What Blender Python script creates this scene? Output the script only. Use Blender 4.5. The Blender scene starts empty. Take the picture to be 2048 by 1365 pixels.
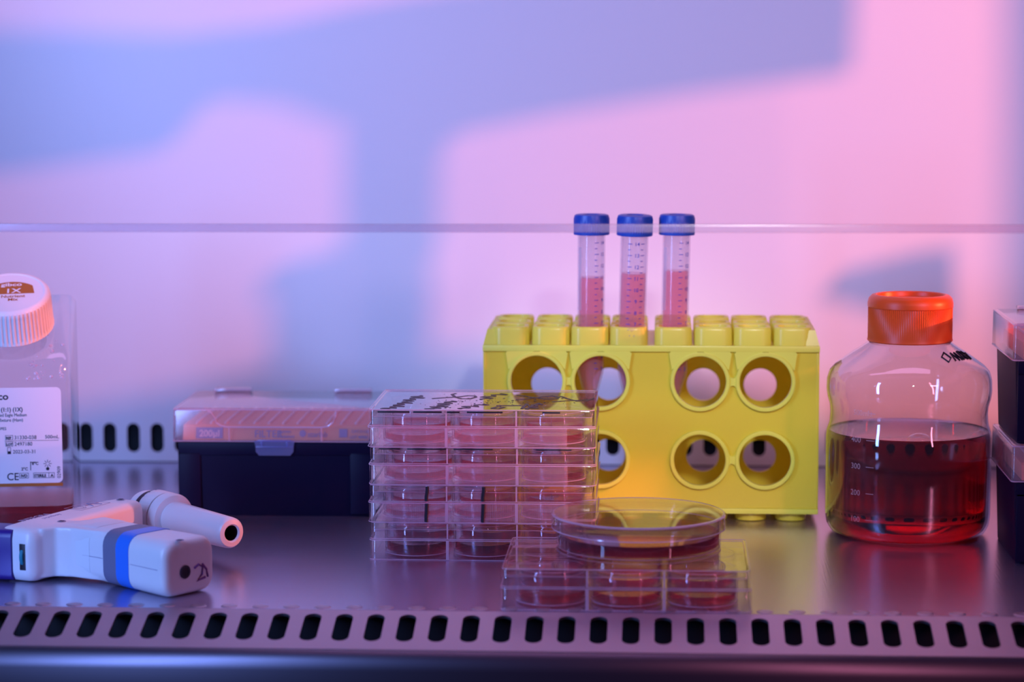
import bpy, bmesh, math, random
from mathutils import Vector, Matrix
random.seed(7)
SC = bpy.context.scene
COL = SC.collection
PI = math.pi
K = 0.001                      # every length below is written in millimetres

# ------------------------------------------------------------------ camera
F_PX, CAM_H = 4836.0, 275.0
yaw = math.atan(.062); pitch = math.atan(548 / F_PX); roll = -.003
Fv = Vector((-math.sin(yaw) * math.cos(pitch), math.cos(yaw) * math.cos(pitch), -math.sin(pitch)))
Rv = Fv.cross(Vector((0, 0, 1))).normalized(); Uv = Rv.cross(Fv)
Rv, Uv = Rv * math.cos(roll) + Uv * math.sin(roll), Uv * math.cos(roll) - Rv * math.sin(roll)
cd = bpy.data.cameras.new('camera'); cam = bpy.data.objects.new('camera', cd); COL.objects.link(cam)
M = Matrix((Rv, Uv, -Fv)).transposed().to_4x4(); M.translation = Vector((0, 0, CAM_H * K)); cam.matrix_world = M
cd.sensor_width = 36; cd.lens = F_PX / 2048 * 36
cd.clip_start = .02; cd.clip_end = 20
cd.dof.use_dof = True; cd.dof.focus_distance = 1.355; cd.dof.aperture_fstop = 6.3
SC.camera = cam

# ------------------------------------------------------------------ world, lights, exposure
SC.view_settings.view_transform = 'Standard'; SC.view_settings.look = 'None'
SC.view_settings.exposure = 0.0; SC.view_settings.gamma = 1
SC.view_settings.use_curve_mapping = False
w = bpy.data.worlds.new('room'); SC.world = w; w.use_nodes = True
w.node_tree.nodes['Background'].inputs[0].default_value = (.15, .10, .40, 1)
w.node_tree.nodes['Background'].inputs[1].default_value = .09
SC.cycles.use_denoising = True
SC.cycles.transparent_max_bounces = 48
SC.cycles.max_bounces = 16; SC.cycles.transmission_bounces = 14; SC.cycles.glossy_bounces = 8
SC.cycles.sample_clamp_indirect = 6

def look(o, tgt):
    d = Vector(tgt) * K - o.location
    o.rotation_euler = d.to_track_quat('-Z', 'Y').to_euler()

def area(name, loc, tgt, sx, sy, col, power, spread=180):
    l = bpy.data.lights.new(name, 'AREA'); l.shape = 'RECTANGLE'; l.size = sx * K; l.size_y = sy * K
    l.color = col; l.energy = power; l.spread = math.radians(spread)
    o = bpy.data.objects.new(name, l); COL.objects.link(o); o.location = Vector(loc) * K; look(o, tgt); return o

def spot(name, loc, tgt, ang, rad, col, power, blend=.1):
    l = bpy.data.lights.new(name, 'SPOT'); l.spot_size = math.radians(ang); l.spot_blend = blend
    l.shadow_soft_size = rad * K; l.color = col; l.energy = power
    o = bpy.data.objects.new(name, l); COL.objects.link(o); o.location = Vector(loc) * K; look(o, tgt); return o

KEY = Vector((900, 700, 900)); WALL_Y = 1662.0
spot('red_key_lamp', KEY, (-75, 1662, 225), 30, 9, (1.000, 0.235, 0.19), 82.00, .15)
area('blue_tube_lamp', (-620, 760, 330), (-100, 1500, 130), 70, 620, (0.220, 0.387, 1.000), 5.40)
spot('blue_wash_lamp', (-700, 900, 400), (-120, 1662, 325), 46, 90, (0.285, 0.43, 1.000), 21.00, .55)
spot('violet_wash_lamp', (480, 850, 430), (90, 1662, 345), 46, 90, (0.80, 0.60, 1.000), 9.6, .55)
area('pink_tube_lamp', (440, 820, 300), (0, 1450, 60), 22, 480, (1.000, 0.312, 0.500), 0.29, 100)
area('ceiling_strip_lamp', (-60, 1400, 900), (-60, 1420, 0), 900, 120, (0.92, 0.46, 1.000), 1.05)
spot('rack_fill_lamp', (120, 560, 470), (5, 1450, 68), 15.5, 40, (1.000, 0.93, 0.960), 17.5, .5)  # added fill spot that only brightens the rack front
spot('coral_rim_lamp', (900, 1270, 250), (-250, 1362, 62), 9.4, 8, (1.000, 0.225, 0.16), 40.0, .15)
spot('cap_rim_lamp', (900, 1270, 300), (166, 1418, 131), 4.6, 6, (1.000, 0.25, 0.10), 30.0, .2)  # extra spot added for the lit right side of the orange cap

# ------------------------------------------------------------------ materials
def mat(name, col, rough=.5, metal=0, spec=.5, sss=0, bump=None, coat=0):
    m = bpy.data.materials.new(name); m.use_nodes = True; b = m.node_tree.nodes['Principled BSDF']
    b.inputs['Base Color'].default_value = (*col, 1); b.inputs['Roughness'].default_value = rough
    b.inputs['Metallic'].default_value = metal; b.inputs['Specular IOR Level'].default_value = spec
    b.inputs['Coat Weight'].default_value = coat
    if sss:
        b.inputs['Subsurface Weight'].default_value = sss; b.inputs['Subsurface Scale'].default_value = .004
        b.inputs['Subsurface Radius'].default_value = (1, .8, .5)
    if bump:
        nt = m.node_tree; tc = nt.nodes.new('ShaderNodeTexCoord'); mp = nt.nodes.new('ShaderNodeMapping')
        mp.inputs['Scale'].default_value = bump[0]; no = nt.nodes.new('ShaderNodeTexNoise'); no.inputs['Scale'].default_value = 1
        no.inputs['Detail'].default_value = 3
        bu = nt.nodes.new('ShaderNodeBump'); bu.inputs['Strength'].default_value = bump[1]; bu.inputs['Distance'].default_value = bump[2]
        nt.links.new(tc.outputs['Object'], mp.inputs['Vector']); nt.links.new(mp.outputs[0], no.inputs['Vector'])
        nt.links.new(no.outputs['Fac'], bu.inputs['Height']); nt.links.new(bu.outputs[0], b.inputs['Normal'])
    return m

def clear(name, tint=(1, 1, 1), haze=0., hazecol=(.9, .85, .95), rough=.04, ior=1.5, vol=None, dens=0, gain=1.0):
    """thin clear plastic: see-through, mirror-like at grazing angles, a little milky"""
    m = bpy.data.materials.new(name); m.use_nodes = True; nt = m.node_tree; nt.nodes.clear()
    out = nt.nodes.new('ShaderNodeOutputMaterial'); tr = nt.nodes.new('ShaderNodeBsdfTransparent')
    tr.inputs[0].default_value = (*tint, 1); gl = nt.nodes.new('ShaderNodeBsdfGlossy')
    gl.inputs['Roughness'].default_value = rough; fr = nt.nodes.new('ShaderNodeFresnel'); fr.inputs['IOR'].default_value = ior
    geo = nt.nodes.new('ShaderNodeNewGeometry')
    # fresnel only on the outside of each wall
    mul = nt.nodes.new('ShaderNodeMath'); mul.operation = 'MULTIPLY'; mul.inputs[1].default_value = gain; mul.use_clamp = True
    inv = nt.nodes.new('ShaderNodeMath'); inv.operation = 'SUBTRACT'; inv.inputs[0].default_value = 1
    m2 = nt.nodes.new('ShaderNodeMath'); m2.operation = 'MULTIPLY'
    nt.links.new(fr.outputs[0], mul.inputs[0]); nt.links.new(geo.outputs['Backfacing'], inv.inputs[1])
    nt.links.new(mul.outputs[0], m2.inputs[0]); nt.links.new(inv.outputs[0], m2.inputs[1])
    mx = nt.nodes.new('ShaderNodeMixShader'); nt.links.new(m2.outputs[0], mx.inputs[0])
    last = tr
    if haze:
        df = nt.nodes.new('ShaderNodeBsdfDiffuse'); df.inputs[0].default_value = (*hazecol, 1)
        tl = nt.nodes.new('ShaderNodeBsdfTranslucent'); tl.inputs[0].default_value = (*hazecol, 1)
        h1 = nt.nodes.new('ShaderNodeMixShader'); h1.inputs[0].default_value = .5
        nt.links.new(df.outputs[0], h1.inputs[1]); nt.links.new(tl.outputs[0], h1.inputs[2])
        h2 = nt.nodes.new('ShaderNodeMixShader'); h2.inputs[0].default_value = haze
        nt.links.new(tr.outputs[0], h2.inputs[1]); nt.links.new(h1.outputs[0], h2.inputs[2]); last = h2
    nt.links.new(last.outputs[0], mx.inputs[1]); nt.links.new(gl.outputs[0], mx.inputs[2])
    nt.links.new(mx.outputs[0], out.inputs['Surface'])
    if vol:
        va = nt.nodes.new('ShaderNodeVolumeAbsorption'); va.inputs[0].default_value = (*vol, 1); va.inputs[1].default_value = dens
        nt.links.new(va.outputs[0], out.inputs['Volume'])
    return m

def refractive(name, vol, dens, ior=1.33):
    m = bpy.data.materials.new(name); m.use_nodes = True; nt = m.node_tree; nt.nodes.clear()
    out = nt.nodes.new('ShaderNodeOutputMaterial'); g = nt.nodes.new('ShaderNodeBsdfGlass'); g.inputs['IOR'].default_value = ior
    g.inputs['Roughness'].default_value = 0
    va = nt.nodes.new('ShaderNodeVolumeAbsorption'); va.inputs[0].default_value = (*vol, 1); va.inputs[1].default_value = dens
    nt.links.new(g.outputs[0], out.inputs['Surface']); nt.links.new(va.outputs[0], out.inputs['Volume']); return m

def yellow_mat(name, c1, c2, k):
    m = bpy.data.materials.new(name); m.use_nodes = True; nt = m.node_tree; b = nt.nodes['Principled BSDF']
    b.inputs['Base Color'].default_value = (*c1, 1); b.inputs['Roughness'].default_value = .28
    tl = nt.nodes.new('ShaderNodeBsdfTranslucent'); tl.inputs[0].default_value = (*c2, 1)
    mx = nt.nodes.new('ShaderNodeMixShader'); mx.inputs[0].default_value = k
    out = nt.nodes['Material Output']
    nt.links.new(b.outputs[0], mx.inputs[1]); nt.links.new(tl.outputs[0], mx.inputs[2]); nt.links.new(mx.outputs[0], out.inputs[0])
    return m

STEEL = mat('brushed_steel', (.56, .51, .66), .27, .92, bump=((900, 18, 900), .12, .0003))
STEEL2 = mat('grille_steel', (.42, .36, .42), .42, 1.0, bump=((20, 700, 700), .1, .0003))
WALLM = mat('pale_painted_steel', (.80, .79, .80), .42, 0, .35)
DARK = mat('duct_dark', (.012, .010, .016), .7)
BLACKCARD = mat('black_card', (.02, .02, .02), .9)
WHITEP = mat('white_plastic', (.80, .79, .80), .32, sss=.08)
CAPW = mat('white_cap_plastic', (.82, .80, .80), .35, sss=.1)
LABEL = mat('paper_label', (.85, .83, .86), .5)
INK = mat('black_ink', (.012, .010, .02), .5)
INKBLUE = mat('blue_print', (.03, .04, .35), .5)
GREYINK = mat('grey_print', (.30, .28, .42), .5)
BROWN = mat('brown_print', (.42, .13, .012), .5)
NAVY = mat('navy_plastic', (.004, .0015, .022), .5, spec=.18)
PURPLE = mat('dark_violet_plastic', (.035, .015, .22), .35)
ORANGE = mat('orange_cap_plastic', (.92, .11, .010), .38, sss=.08)
PEACH = mat('peach_tray_plastic', (1, .42, .16), .45)
TIPS = mat('pale_tip_plastic', (.95, .72, .60), .4)
BLUECAP = mat('blue_cap_plastic', (.015, .07, .42), .38)
TEAL = mat('teal_wheel_plastic', (.01, .22, .30), .4)
TAPEGREY = mat('grey_tape', (.17, .17, .27), .5)
TAPEBLUE = mat('blue_tape', (.03, .20, .80), .35)
TAPECLEAR = mat('pale_tape', (.78, .80, .82), .45)
RUBBER = mat('dark_rubber', (.03, .02, .04), .6)
YEL = yellow_mat('translucent_yellow_plastic', (.90, .80, .07), (1, .90, .15), .30)
YEL2 = yellow_mat('thick_lit_yellow_plastic', (.93, .95, .13), (1, .98, .25), .22)  # same plastic as the panel, paler to paint in light scattered by thick rims
YEL3 = yellow_mat('bright_yellow_plastic', (.95, .92, .14), (1, .97, .25), .42)
PS = clear('clear_polystyrene', (.99, .975, .99), .02, (.95, .78, .90), .04, gain=1.6)
PSEDGE = clear('polystyrene_edge', (.95, .92, .96), .46, (1, .82, .95), .12, gain=1.6)
PSRIB = clear('ribbed_polystyrene', (.97, .93, .97), .25, (.98, .72, .87), .2)
PATCH = clear('white_writing_patch', (.9, .88, .92), .4, (.9, .85, .95), .2)
PET = clear('clear_bottle_plastic', (.975, .965, .975), .02, (.95, .85, .95), .04, gain=2.0)
FROST = clear('frosted_lid_plastic', (.95, .90, .95), .17, (.95, .76, .86), .14, gain=1.6)
FROST2 = clear('frosted_latch_plastic', (.8, .78, .95), .30, (.55, .62, .95), .25)
PP = clear('tube_polypropylene', (.95, .93, .96), .13, (.95, .85, .95), .12)
GLASS = clear('sash_glass', (.975, .965, .98), .0, rough=.01)
GEDGE = clear('sash_glass_edge', (.95, .92, .96), .24, (.90, .76, .92), .2)
EMBOSS = clear('raised_marking', (.8, .8, .85), .55, (.9, .8, .95), .2)
MEDR = refractive('red_medium', (.86, .02, .035), 70)
MEDP = clear('pink_medium', (1, 1, 1), .0, rough=.03, ior=1.33, vol=(.95, .08, .20), dens=330)
MEDT = clear('tube_medium', (1, .96, .97), .10, (.9, .25, .4), rough=.03, ior=1.33, vol=(.97, .16, .32), dens=110)
MEDM = clear('magenta_medium', (1, 1, 1), .0, rough=.03, ior=1.33, vol=(.85, .01, .22), dens=380)
MEDO = clear('orange_medium', (1, 1, 1), .06, (.9, .25, .1), rough=.03, ior=1.33, vol=(.98, .18, .05), dens=260)

# ------------------------------------------------------------------ building helpers
class MB:
    """collects shapes (mm) into ONE mesh object"""
    def __init__(s): s.bm = bmesh.new()
    def add(s, vs, fs, mtx=None, smooth=False):
        nv = [s.bm.verts.new((mtx @ Vector(v)) if mtx else Vector(v)) for v in vs]
        for f in fs:
            try:
                fa = s.bm.faces.new([nv[i] for i in f]); fa.smooth = smooth
            except ValueError: pass
        return s
    def box(s, x0, x1, y0, y1, z0, z1, bev=0, mtx=None, seg=2):
        if bev <= 0:
            v = [(x, y, z) for z in (z0, z1) for y in (y0, y1) for x in (x0, x1)]
            return s.add(v, [(0, 2, 3, 1), (4, 5, 7, 6), (0, 1, 5, 4), (2, 6, 7, 3), (0, 4, 6, 2), (1, 3, 7, 5)], mtx)
        b = bmesh.new(); bmesh.ops.create_cube(b, size=1)
        for v in b.verts: v.co = Vector(((x0 + x1) / 2 + v.co.x * (x1 - x0), (y0 + y1) / 2 + v.co.y * (y1 - y0), (z0 + z1) / 2 + v.co.z * (z1 - z0)))
        bmesh.ops.bevel(b, geom=b.edges[:], offset=bev, segments=seg, affect='EDGES', profile=.5)
        return s.merge(b, mtx, True)
    def merge(s, b, mtx=None, smooth=False):
        b.verts.index_update()
        s.add([v.co.copy() for v in b.verts], [[v.index for v in f.verts] for f in b.faces], mtx, smooth); b.free(); return s
    def lathe(s, prof, c=(0, 0, 0), seg=64, mtx=None, rfun=None, closed=False, smooth=True, sx=1, sy=1):
        vs, fs = [], []; n = len(prof)
        for i in range(seg):
            a = 2 * PI * i / seg
            for j, (r, z) in enumerate(prof):
                rr = rfun(r, z, i, j) if rfun else r
                vs.append((c[0] + rr * math.cos(a) * sx, c[1] + rr * math.sin(a) * sy, c[2] + z))
        for i in range(seg):
            k = (i + 1) % seg
            for j in range(n if closed else n - 1):
                jj = (j + 1) % n
                fs.append((i * n + j, k * n + j, k * n + jj, i * n + jj))
        s.add(vs, fs, mtx, smooth); return s
    def loft(s, secs, cap=True, smooth=True, mtx=None):
        n = len(secs[0]); vs = [p for q in secs for p in q]; fs = []
        for k in range(len(secs) - 1):
            for i in range(n):
                j = (i + 1) % n
                fs.append((k * n + i, k * n + j, (k + 1) * n + j, (k + 1) * n + i))
        if cap: fs += [tuple(range(n))[::-1], tuple(range((len(secs) - 1) * n, len(secs) * n))]
        return s.add(vs, fs, mtx, smooth)
    def tube(s, pts, r, seg=6, mtx=None, flat=None):
        pts = [Vector(p) for p in pts]; secs = []
        for i, p in enumerate(pts):
            t = (pts[min(i + 1, len(pts) - 1)] - pts[max(i - 1, 0)]).normalized()
            up = Vector((0, 0, 1)) if abs(t.z) < .9 else Vector((0, 1, 0))
            a = t.cross(up).normalized(); b = a.cross(t)
            rz = flat if flat else r
            secs.append([tuple(p + a * r * math.cos(2 * PI * k / seg) + b * rz * math.sin(2 * PI * k / seg)) for k in range(seg)])
        return s.loft(secs, mtx=mtx)
    def build(s, name, material, parent=None, smooth=None, clean=True):
        if clean: bmesh.ops.remove_doubles(s.bm, verts=s.bm.verts, dist=.0005)
        bmesh.ops.recalc_face_normals(s.bm, faces=s.bm.faces)
        for v in s.bm.verts: v.co *= K
        me = bpy.data.meshes.new(name); s.bm.to_mesh(me); s.bm.free()
        me.materials.append(material)
        if smooth:
            for p in me.polygons: p.use_smooth = True
        if any(p.use_smooth for p in me.polygons):
            try: me.set_sharp_from_angle(angle=math.radians(38))
            except Exception: pass
        o = bpy.data.objects.new(name, me); COL.objects.link(o)
        if parent: o.parent = parent
        return o

def curve_mesh(cu):
    """curve datablock -> (verts, faces) in its own units"""
    o = bpy.data.objects.new('tmp', cu); COL.objects.link(o)
    dg = bpy.context.evaluated_depsgraph_get(); dg.update()
    me = bpy.data.meshes.new_from_object(o.evaluated_get(dg))
    vs = [tuple(v.co) for v in me.vertices]; fs = [tuple(p.vertices) for p in me.polygons]
    bpy.data.objects.remove(o); bpy.data.curves.remove(cu); bpy.data.meshes.remove(me)
    return vs, fs

def plate2d(outer, holes, th, bev=0):
    """flat sheet with holes in the xy plane, centred on z=0"""
    cu = bpy.data.curves.new('c', 'CURVE'); cu.dimensions = '2D'; cu.fill_mode = 'BOTH'
    cu.extrude = max(th / 2 - bev, .001); cu.bevel_depth = bev; cu.bevel_resolution = 1
    for pl in [outer] + holes:
        sp = cu.splines.new('POLY'); sp.points.add(len(pl) - 1); sp.use_cyclic_u = True
        for i, p in enumerate(pl): sp.points[i].co = (p[0], p[1], 0, 1)
    return curve_mesh(cu)

def text2d(txt, size, align='LEFT', bold=0, sx=1.0, spacing=1.0):
    cu = bpy.data.curves.new('t', 'FONT'); cu.body = txt; cu.size = size; cu.align_x = align
    cu.fill_mode = 'FRONT'; cu.offset = bold; cu.space_character = spacing; cu.resolution_u = 3
    cu.extrude = .04
    vs, fs = curve_mesh(cu)
    return [(x * sx, y, z) for x, y, z in vs], fs

XZ = Matrix(((1, 0, 0, 0), (0, 0, -1, 0), (0, 1, 0, 0), (0, 0, 0, 1)))     # sheet xy -> upright, facing -y
def T(x, y, z): return Matrix.Translation((x, y, z))
def RX(d): return Matrix.Rotation(math.radians(d), 4, 'X')
def RY(d): return Matrix.Rotation(math.radians(d), 4, 'Y')
def RZ(d): return Matrix.Rotation(math.radians(d), 4, 'Z')

def circ(cx, cy, r, n=40): return [(cx + r * math.cos(2 * PI * i / n), cy + r * math.sin(2 * PI * i / n)) for i in range(n)]
def rrect(x0, x1, y0, y1, r, n=6):
    p = []
    for cx, cy, a in ((x1 - r, y1 - r, 0), (x0 + r, y1 - r, 90), (x0 + r, y0 + r, 180), (x1 - r, y0 + r, 270)):
        for i in range(n + 1):
            t = math.radians(a + 90 * i / n); p.append((cx + r * math.cos(t), cy + r * math.sin(t)))
    return p
def stadium(cx, cy, w, h, n=10): return rrect(cx - w / 2, cx + w / 2, cy - h / 2, cy + h / 2, min(w, h) / 2 - .01, n)

def tag(o, label=None, cat=None, group=None, kind=None):
    if label: o['label'] = label
    if cat: o['category'] = cat
    if group: o['group'] = group
    if kind: o['kind'] = kind
    return o
def thing(name, label, cat, loc=(0, 0, 0), rz=0, group=None):
    o = bpy.data.objects.new(name, None); o.empty_display_size = .01; COL.objects.link(o)
    o.location = Vector(loc) * K; o.rotation_euler = (0, 0, math.radians(rz)); return tag(o, label, cat, group)
def copy_tree(o, parent=None):
    c = o.copy(); COL.objects.link(c); c.parent = parent
    if parent: c.matrix_parent_inverse = o.matrix_parent_inverse.copy()
    for ch in [x for x in list(bpy.data.objects) if x.parent == o]: copy_tree(ch, c)
    return c
def move(o, loc, rz=0): o.location = Vector(loc) * K; o.rotation_euler = (0, 0, math.radians(rz))

# ------------------------------------------------------------------ the cabinet: wall, work surface, grille
holes = [stadium(-403.6 + 16.84 * i, 16.8, 9.2, 20.6) for i in range(-14, 72)]
mb = MB(); mb.add(*plate2d([(-700, 0), (1000, 0), (1000, 900), (-700, 900)], holes, 1.5), mtx=T(0, WALL_Y + .75, 0) @ XZ)
tag(mb.build('wall_back', WALLM), kind='structure')
mb = MB(); mb.box(-700, 1000, 1700, 1702, -30, 900); mb.box(-700, 1000, 1664, 1700, 60, 62); mb.box(-700, 1000, 1664, 1700, -32, -30)
tag(mb.build('wall_duct', DARK), kind='structure')
mb = MB(); mb.box(-700, 1000, 1563, 1662, -2, -.6)
tag(mb.build('floor', STEEL), kind='structure')
mb = MB(); mb.box(-700, 1000, 1203, 1560, -2, 0)
tag(mb.build('work_surface', STEEL), 'brushed steel work surface carrying all the labware', 'work surface')
# front grille: short flat strip with dimples, then a ramp with slots, then a rounded lip
gr = thing('air_grille', 'slotted steel air grille sloping along the front of the work surface', 'grille', (0, 1203, 0))
ang = 16; PITCH = 16.12; X0 = -304.6 - 20 * PITCH
mb = MB(); gh = [stadium(X0 + PITCH * i, 18, 8.8, 27.5) for i in range(0, 62)]
v, f = plate2d([(-690, 0), (470, 0), (470, 40), (-690, 40)], gh, 1.6)
mtx = T(0, 0, -.8) @ RX(ang) @ RZ(180) @ Matrix.Scale(-1, 4, (1, 0, 0))
mb.add(v, f, mtx=mtx)
mb.build('slotted_ramp', STEEL2, gr)
p0 = RX(ang) @ Vector((0, -40, 0))
mb = MB(); pr = [(p0.y, p0.z - .8)]
for i in range(1, 8):
    a = math.radians(ang + (90 - ang) * i / 7); pr.append((p0.y - 9 * math.sin(a) + 9 * math.sin(math.radians(ang)), p0.z - .8 - 9 * math.cos(math.radians(ang)) + 9 * math.cos(a)))
pr.append((pr[-1][0], pr[-1][1] - 90))
n = len(pr); vs = [(x, y, z) for x in (-690, 470) for y, z in pr]
mb.add(vs, [(i, i + 1, n + i + 1, n + i) for i in range(n - 1)], smooth=True)
o = mb.build('front_lip', mat('dark_lip_steel', (.20, .17, .22), .42, 1.0), gr)
sm = o.modifiers.new('s', 'SOLIDIFY'); sm.thickness = .0015; sm.offset = 0
mb = MB(); mb.box(-690, 470, -44, 0, -60, -58); mb.box(-690, 470, 0, 1.5, -58, -2.2)
mb.build('plenum', DARK, gr)
for i in range(16, 62):
    x = X0 + PITCH * (i + .1)
    mb = MB(); prf = [(4.4, .02), (3.9, .35), (3.3, .42), (2.3, .25), (1.2, .08), (.01, .03)]
    mb.lathe(prf, (x + 1.5, 5.2, .0), 20, sx=1, sy=.9)
    mb.build('dimple', STEEL2, gr)

# glass sash hanging above the opening
sash = thing('window_1', None, None, (0, 1213, 192.3)); tag(sash, kind='structure')
MB().box(-620, 460, 0, 5, 4.0, 420).build('window_pane', GLASS, sash)
MB().box(-620, 460, -.2, 5.2, 0, 4.0, .4).build('window_edge', GEDGE, sash)

# ------------------------------------------------------------------ light flags (added black card, out of view, cut to cast the wall shadows)
def wall_pt(u, v):
    d = Fv + Rv * ((u - 1024) / F_PX) + Uv * ((682.5 - v) / F_PX)
    t = WALL_Y / d.y; return Vector((d.x * t, WALL_Y, CAM_H + d.z * t))
def flag(label, poly, t):
    pts = [KEY + (wall_pt(*p) - KEY) * t for p in poly]; y = pts[0].y
    v, f = plate2d([(p.x, p.z) for p in pts], [], 1.2)
    mb = MB(); mb.add(v, f, mtx=T(0, y, 0) @ XZ)
    return tag(mb.build('light_flag', BLACKCARD), label, 'light flag')
flag('long added black card flag shaping the blue band across the upper wall',
     [(-300, 56), (0, 62), (350, 74), (560, 50), (720, 12), (900, -20), (1300, -60), (1715, -90), (1700, 145), (1400, 183), (1100, 228), (900, 268), (878, 320), (872, 500), (855, 520), (858, 600), (850, 720), (550, 720), (548, 610), (522, 580), (530, 548), (600, 520), (690, 505), (690, 255), (560, 205), (420, 195), (330, 300), (0, 345), (-300, 350)], .45)
flag('large added black card flag keeping red light off the lower wall',
     [(-300, 905), (160, 820), (400, 768), (700, 700), (1000, 700), (1300, 730), (1500, 800), (1640, 860), (2300, 900), (2300, 1500), (1900, 1500), (1900, 2000), (620, 2000), (620, 1500), (-300, 1500)], .40)
flag('small curved added black card flag for the shadow beside the orange cap',
     [(1640, 590), (1680, 545), (1850, 502), (1906, 500), (1906, 660), (1840, 640), (1740, 620)], .50)
flag('narrow added black card flag darkening the right end of the wall', [(2012, -150), (2200, -150), (2200, 740), (2012, 740)], .35)

# ------------------------------------------------------------------ yellow tube rack
rk = thing('tube_rack', 'translucent yellow plastic tube rack holding three capped tubes', 'tube rack', (-6.2, 1450, 0), 0)
W2, D, ZB, ZT = 101.4, 88, 5.5, 107.6
FH = [(-68.8, 86), (-30.2, 86), (29.9, 86), (69.2, 86)]; FL = [(x, 38.3) for x, _ in FH]
FHX = [(FH[i][0], z) for z in (86, 38.3) for i in range(4)]
mb = MB()
v, f = plate2d([(-W2, ZB), (W2, ZB), (W2, ZT), (-W2, ZT)], [circ(x, z, 15.6) for x, z in FHX], 1.6); mb.add(v, f, mtx=T(0, 2.6, 0) @ XZ)
mb.build('front_panel', YEL, rk)
# raised rim, rings and webs on the front
mb = MB()
mb.box(-W2 - .1, W2 + .1, -.3, 2.4, ZT - 3.4, ZT + .25, .25); mb.box(-W2, W2, -.2, 1.75, ZB - .05, ZB + 3, .3)
for x, z in FHX:
    mb.lathe([(15.55, -1.4), (18, -1.4), (18, 1.0), (17.6, 1.4), (16, 1.4), (15.55, 1.0)], seg=56, mtx=T(x, .4, z) @ RX(90), closed=True)
def web(x0, x1, z):       # concave bridge between two neighbouring rings
    pts = []
    for i in range(9):
        t = i / 8; pts.append((x0 + (x1 - x0) * t, z + 2.2 + 3.6 * (2 * t - 1) ** 2))
    for i in range(9):
        t = 1 - i / 8; pts.append((x0 + (x1 - x0) * t, z - 2.2 - 3.6 * (2 * t - 1) ** 2))
    v, f = plate2d(pts, [], 1.9); mb.add(v, f, mtx=T(0, .84, 0) @ XZ)
for zz in (86, 38.3):
    web(-53, -46, zz); web(46.3, 52.8, zz)
for x, _ in FH:           # flared web from each upper ring to the rim
    for s in (-1, 1):
        pts = [(x + s * 2, ZT - 3.2), (x + s * 17.5, ZT - 3.2), (x + s * 18.8, ZT - 4.4), (x + s * 18.4, ZT - 6.5), (x + s * 17.2, 93), (x + s * 15.4, 94.6), (x + s * 11, 100.2), (x + s * 6, 102.9), (x + s * 2, 103.6)]
        v, f = plate2d(pts if s < 0 else pts[::-1], [], 1.9); mb.add(v, f, mtx=T(0, .82, 0) @ XZ)
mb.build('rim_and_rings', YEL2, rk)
# back panel with smaller holes
bh = [circ(x, z, 10.4) for z in (73, 27) for x in (-66.3, -27, 33.2, 69.5)] + [circ(x, 96.5, 7.2) for x in (-88, 91)]
mb = MB(); v, f = plate2d([(-W2, ZB), (W2, ZB), (W2, ZT), (-W2, ZT)], bh, 1.8); mb.add(v, f, mtx=T(0, D, 0) @ XZ)
mb.build('back_panel', YEL, rk)
for s in (-1, 1):
    mb = MB(); mb.box(s * W2 - (1.8 if s > 0 else 0), s * W2 + (1.8 if s < 0 else 0), 1.6, D, ZB, ZT, .3); mb.build('side_panel', YEL, rk)
CX = [-60.5 - 24.2 + 6, -60.5 + 6, -36.4 + 6 + .3, -13.0 + 6 - .4]
CX = [-85.2, -60.6, -36.9, -13.4, 13.6, 37.7, 61.3, 85.5]
RY3 = [13.5, 38.5, 63.5 + 6]
# top deck with round openings
mb = MB()
v, f = plate2d([(-W2, 2.3), (W2, 2.3), (W2, D), (-W2, D)], [circ(x, y, 9.3, 28) for x in CX for y in RY3], 1.8); mb.add(v, f, mtx=T(0, 0, ZT - .9))
mb.build('top_deck', YEL, rk)
mb = MB()
v, f = plate2d([(-W2 + 2, 3), (W2 - 2, 3), (W2 - 2, D - 2), (-W2 + 2, D - 2)], [circ(x, y, 9.3, 28) for x in CX for y in RY3], 1.5); mb.add(v, f, mtx=T(0, 0, 57))
mb.build('middle_shelf', YEL, rk)
MB().box(-W2 + 2, W2 - 2, 3, D - 2, ZB, ZB + 1.6).build('bottom_shelf', YEL, rk)
for s in (-1, 1):         # raised shoulders along both ends of the deck
    mb = MB(); mb.loft([[(s * W2, y, ZT - .1), (s * (W2 - 2.5), y + (2 if y < 20 else -2), ZT + 9.5), (s * (W2 - 8), y + (2 if y < 20 else -2), ZT + 9.5), (s * (W2 - 8), y, ZT - .1)] for y in (2.4, D)], smooth=False)
    mb.build('end_shoulder', YEL3, rk)
def collar_mesh():
    mb = MB(); o_ = rrect(-11.4, 11.4, -11.4, 11.4, 6.5, 5); i_ = [(9.3 * math.cos(math.atan2(y, x)), 9.3 * math.sin(math.atan2(y, x))) for x, y in o_]
    secs = []
    for sc, z in ((1.0, 0), (.985, 9.3), (.965, 10.6), (.93, 11.2)): secs.append([(x * sc, y * sc, z) for x, y in o_])
    for rr, z in ((1.0, 11.2), (.985, 10.4), (.98, 0)): secs.append([(x * rr, y * rr, z) for x, y in i_])
    mb.loft(secs, cap=False); return mb
first = None
for y in RY3:
    for x in CX:
        if first is None: first = o = collar_mesh().build('collar', YEL3, rk)
        else: o = first.copy(); COL.objects.link(o); o.parent = rk
        o.location = Vector((x, y, ZT - .2)) * K
ff = None
for y in (13.5, 69.5):
    for x in CX[0:8]:
        if ff is None:
            ff = o = MB().lathe([(.01, -5.4), (8.6, -5.4), (9.4, -4.8), (9.6, 0), (9.6, .6)], seg=32).build('foot', YEL, rk)
        else: o = ff.copy(); COL.objects.link(o); o.parent = rk
        o.location = Vector((x, y, ZB)) * K

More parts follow.
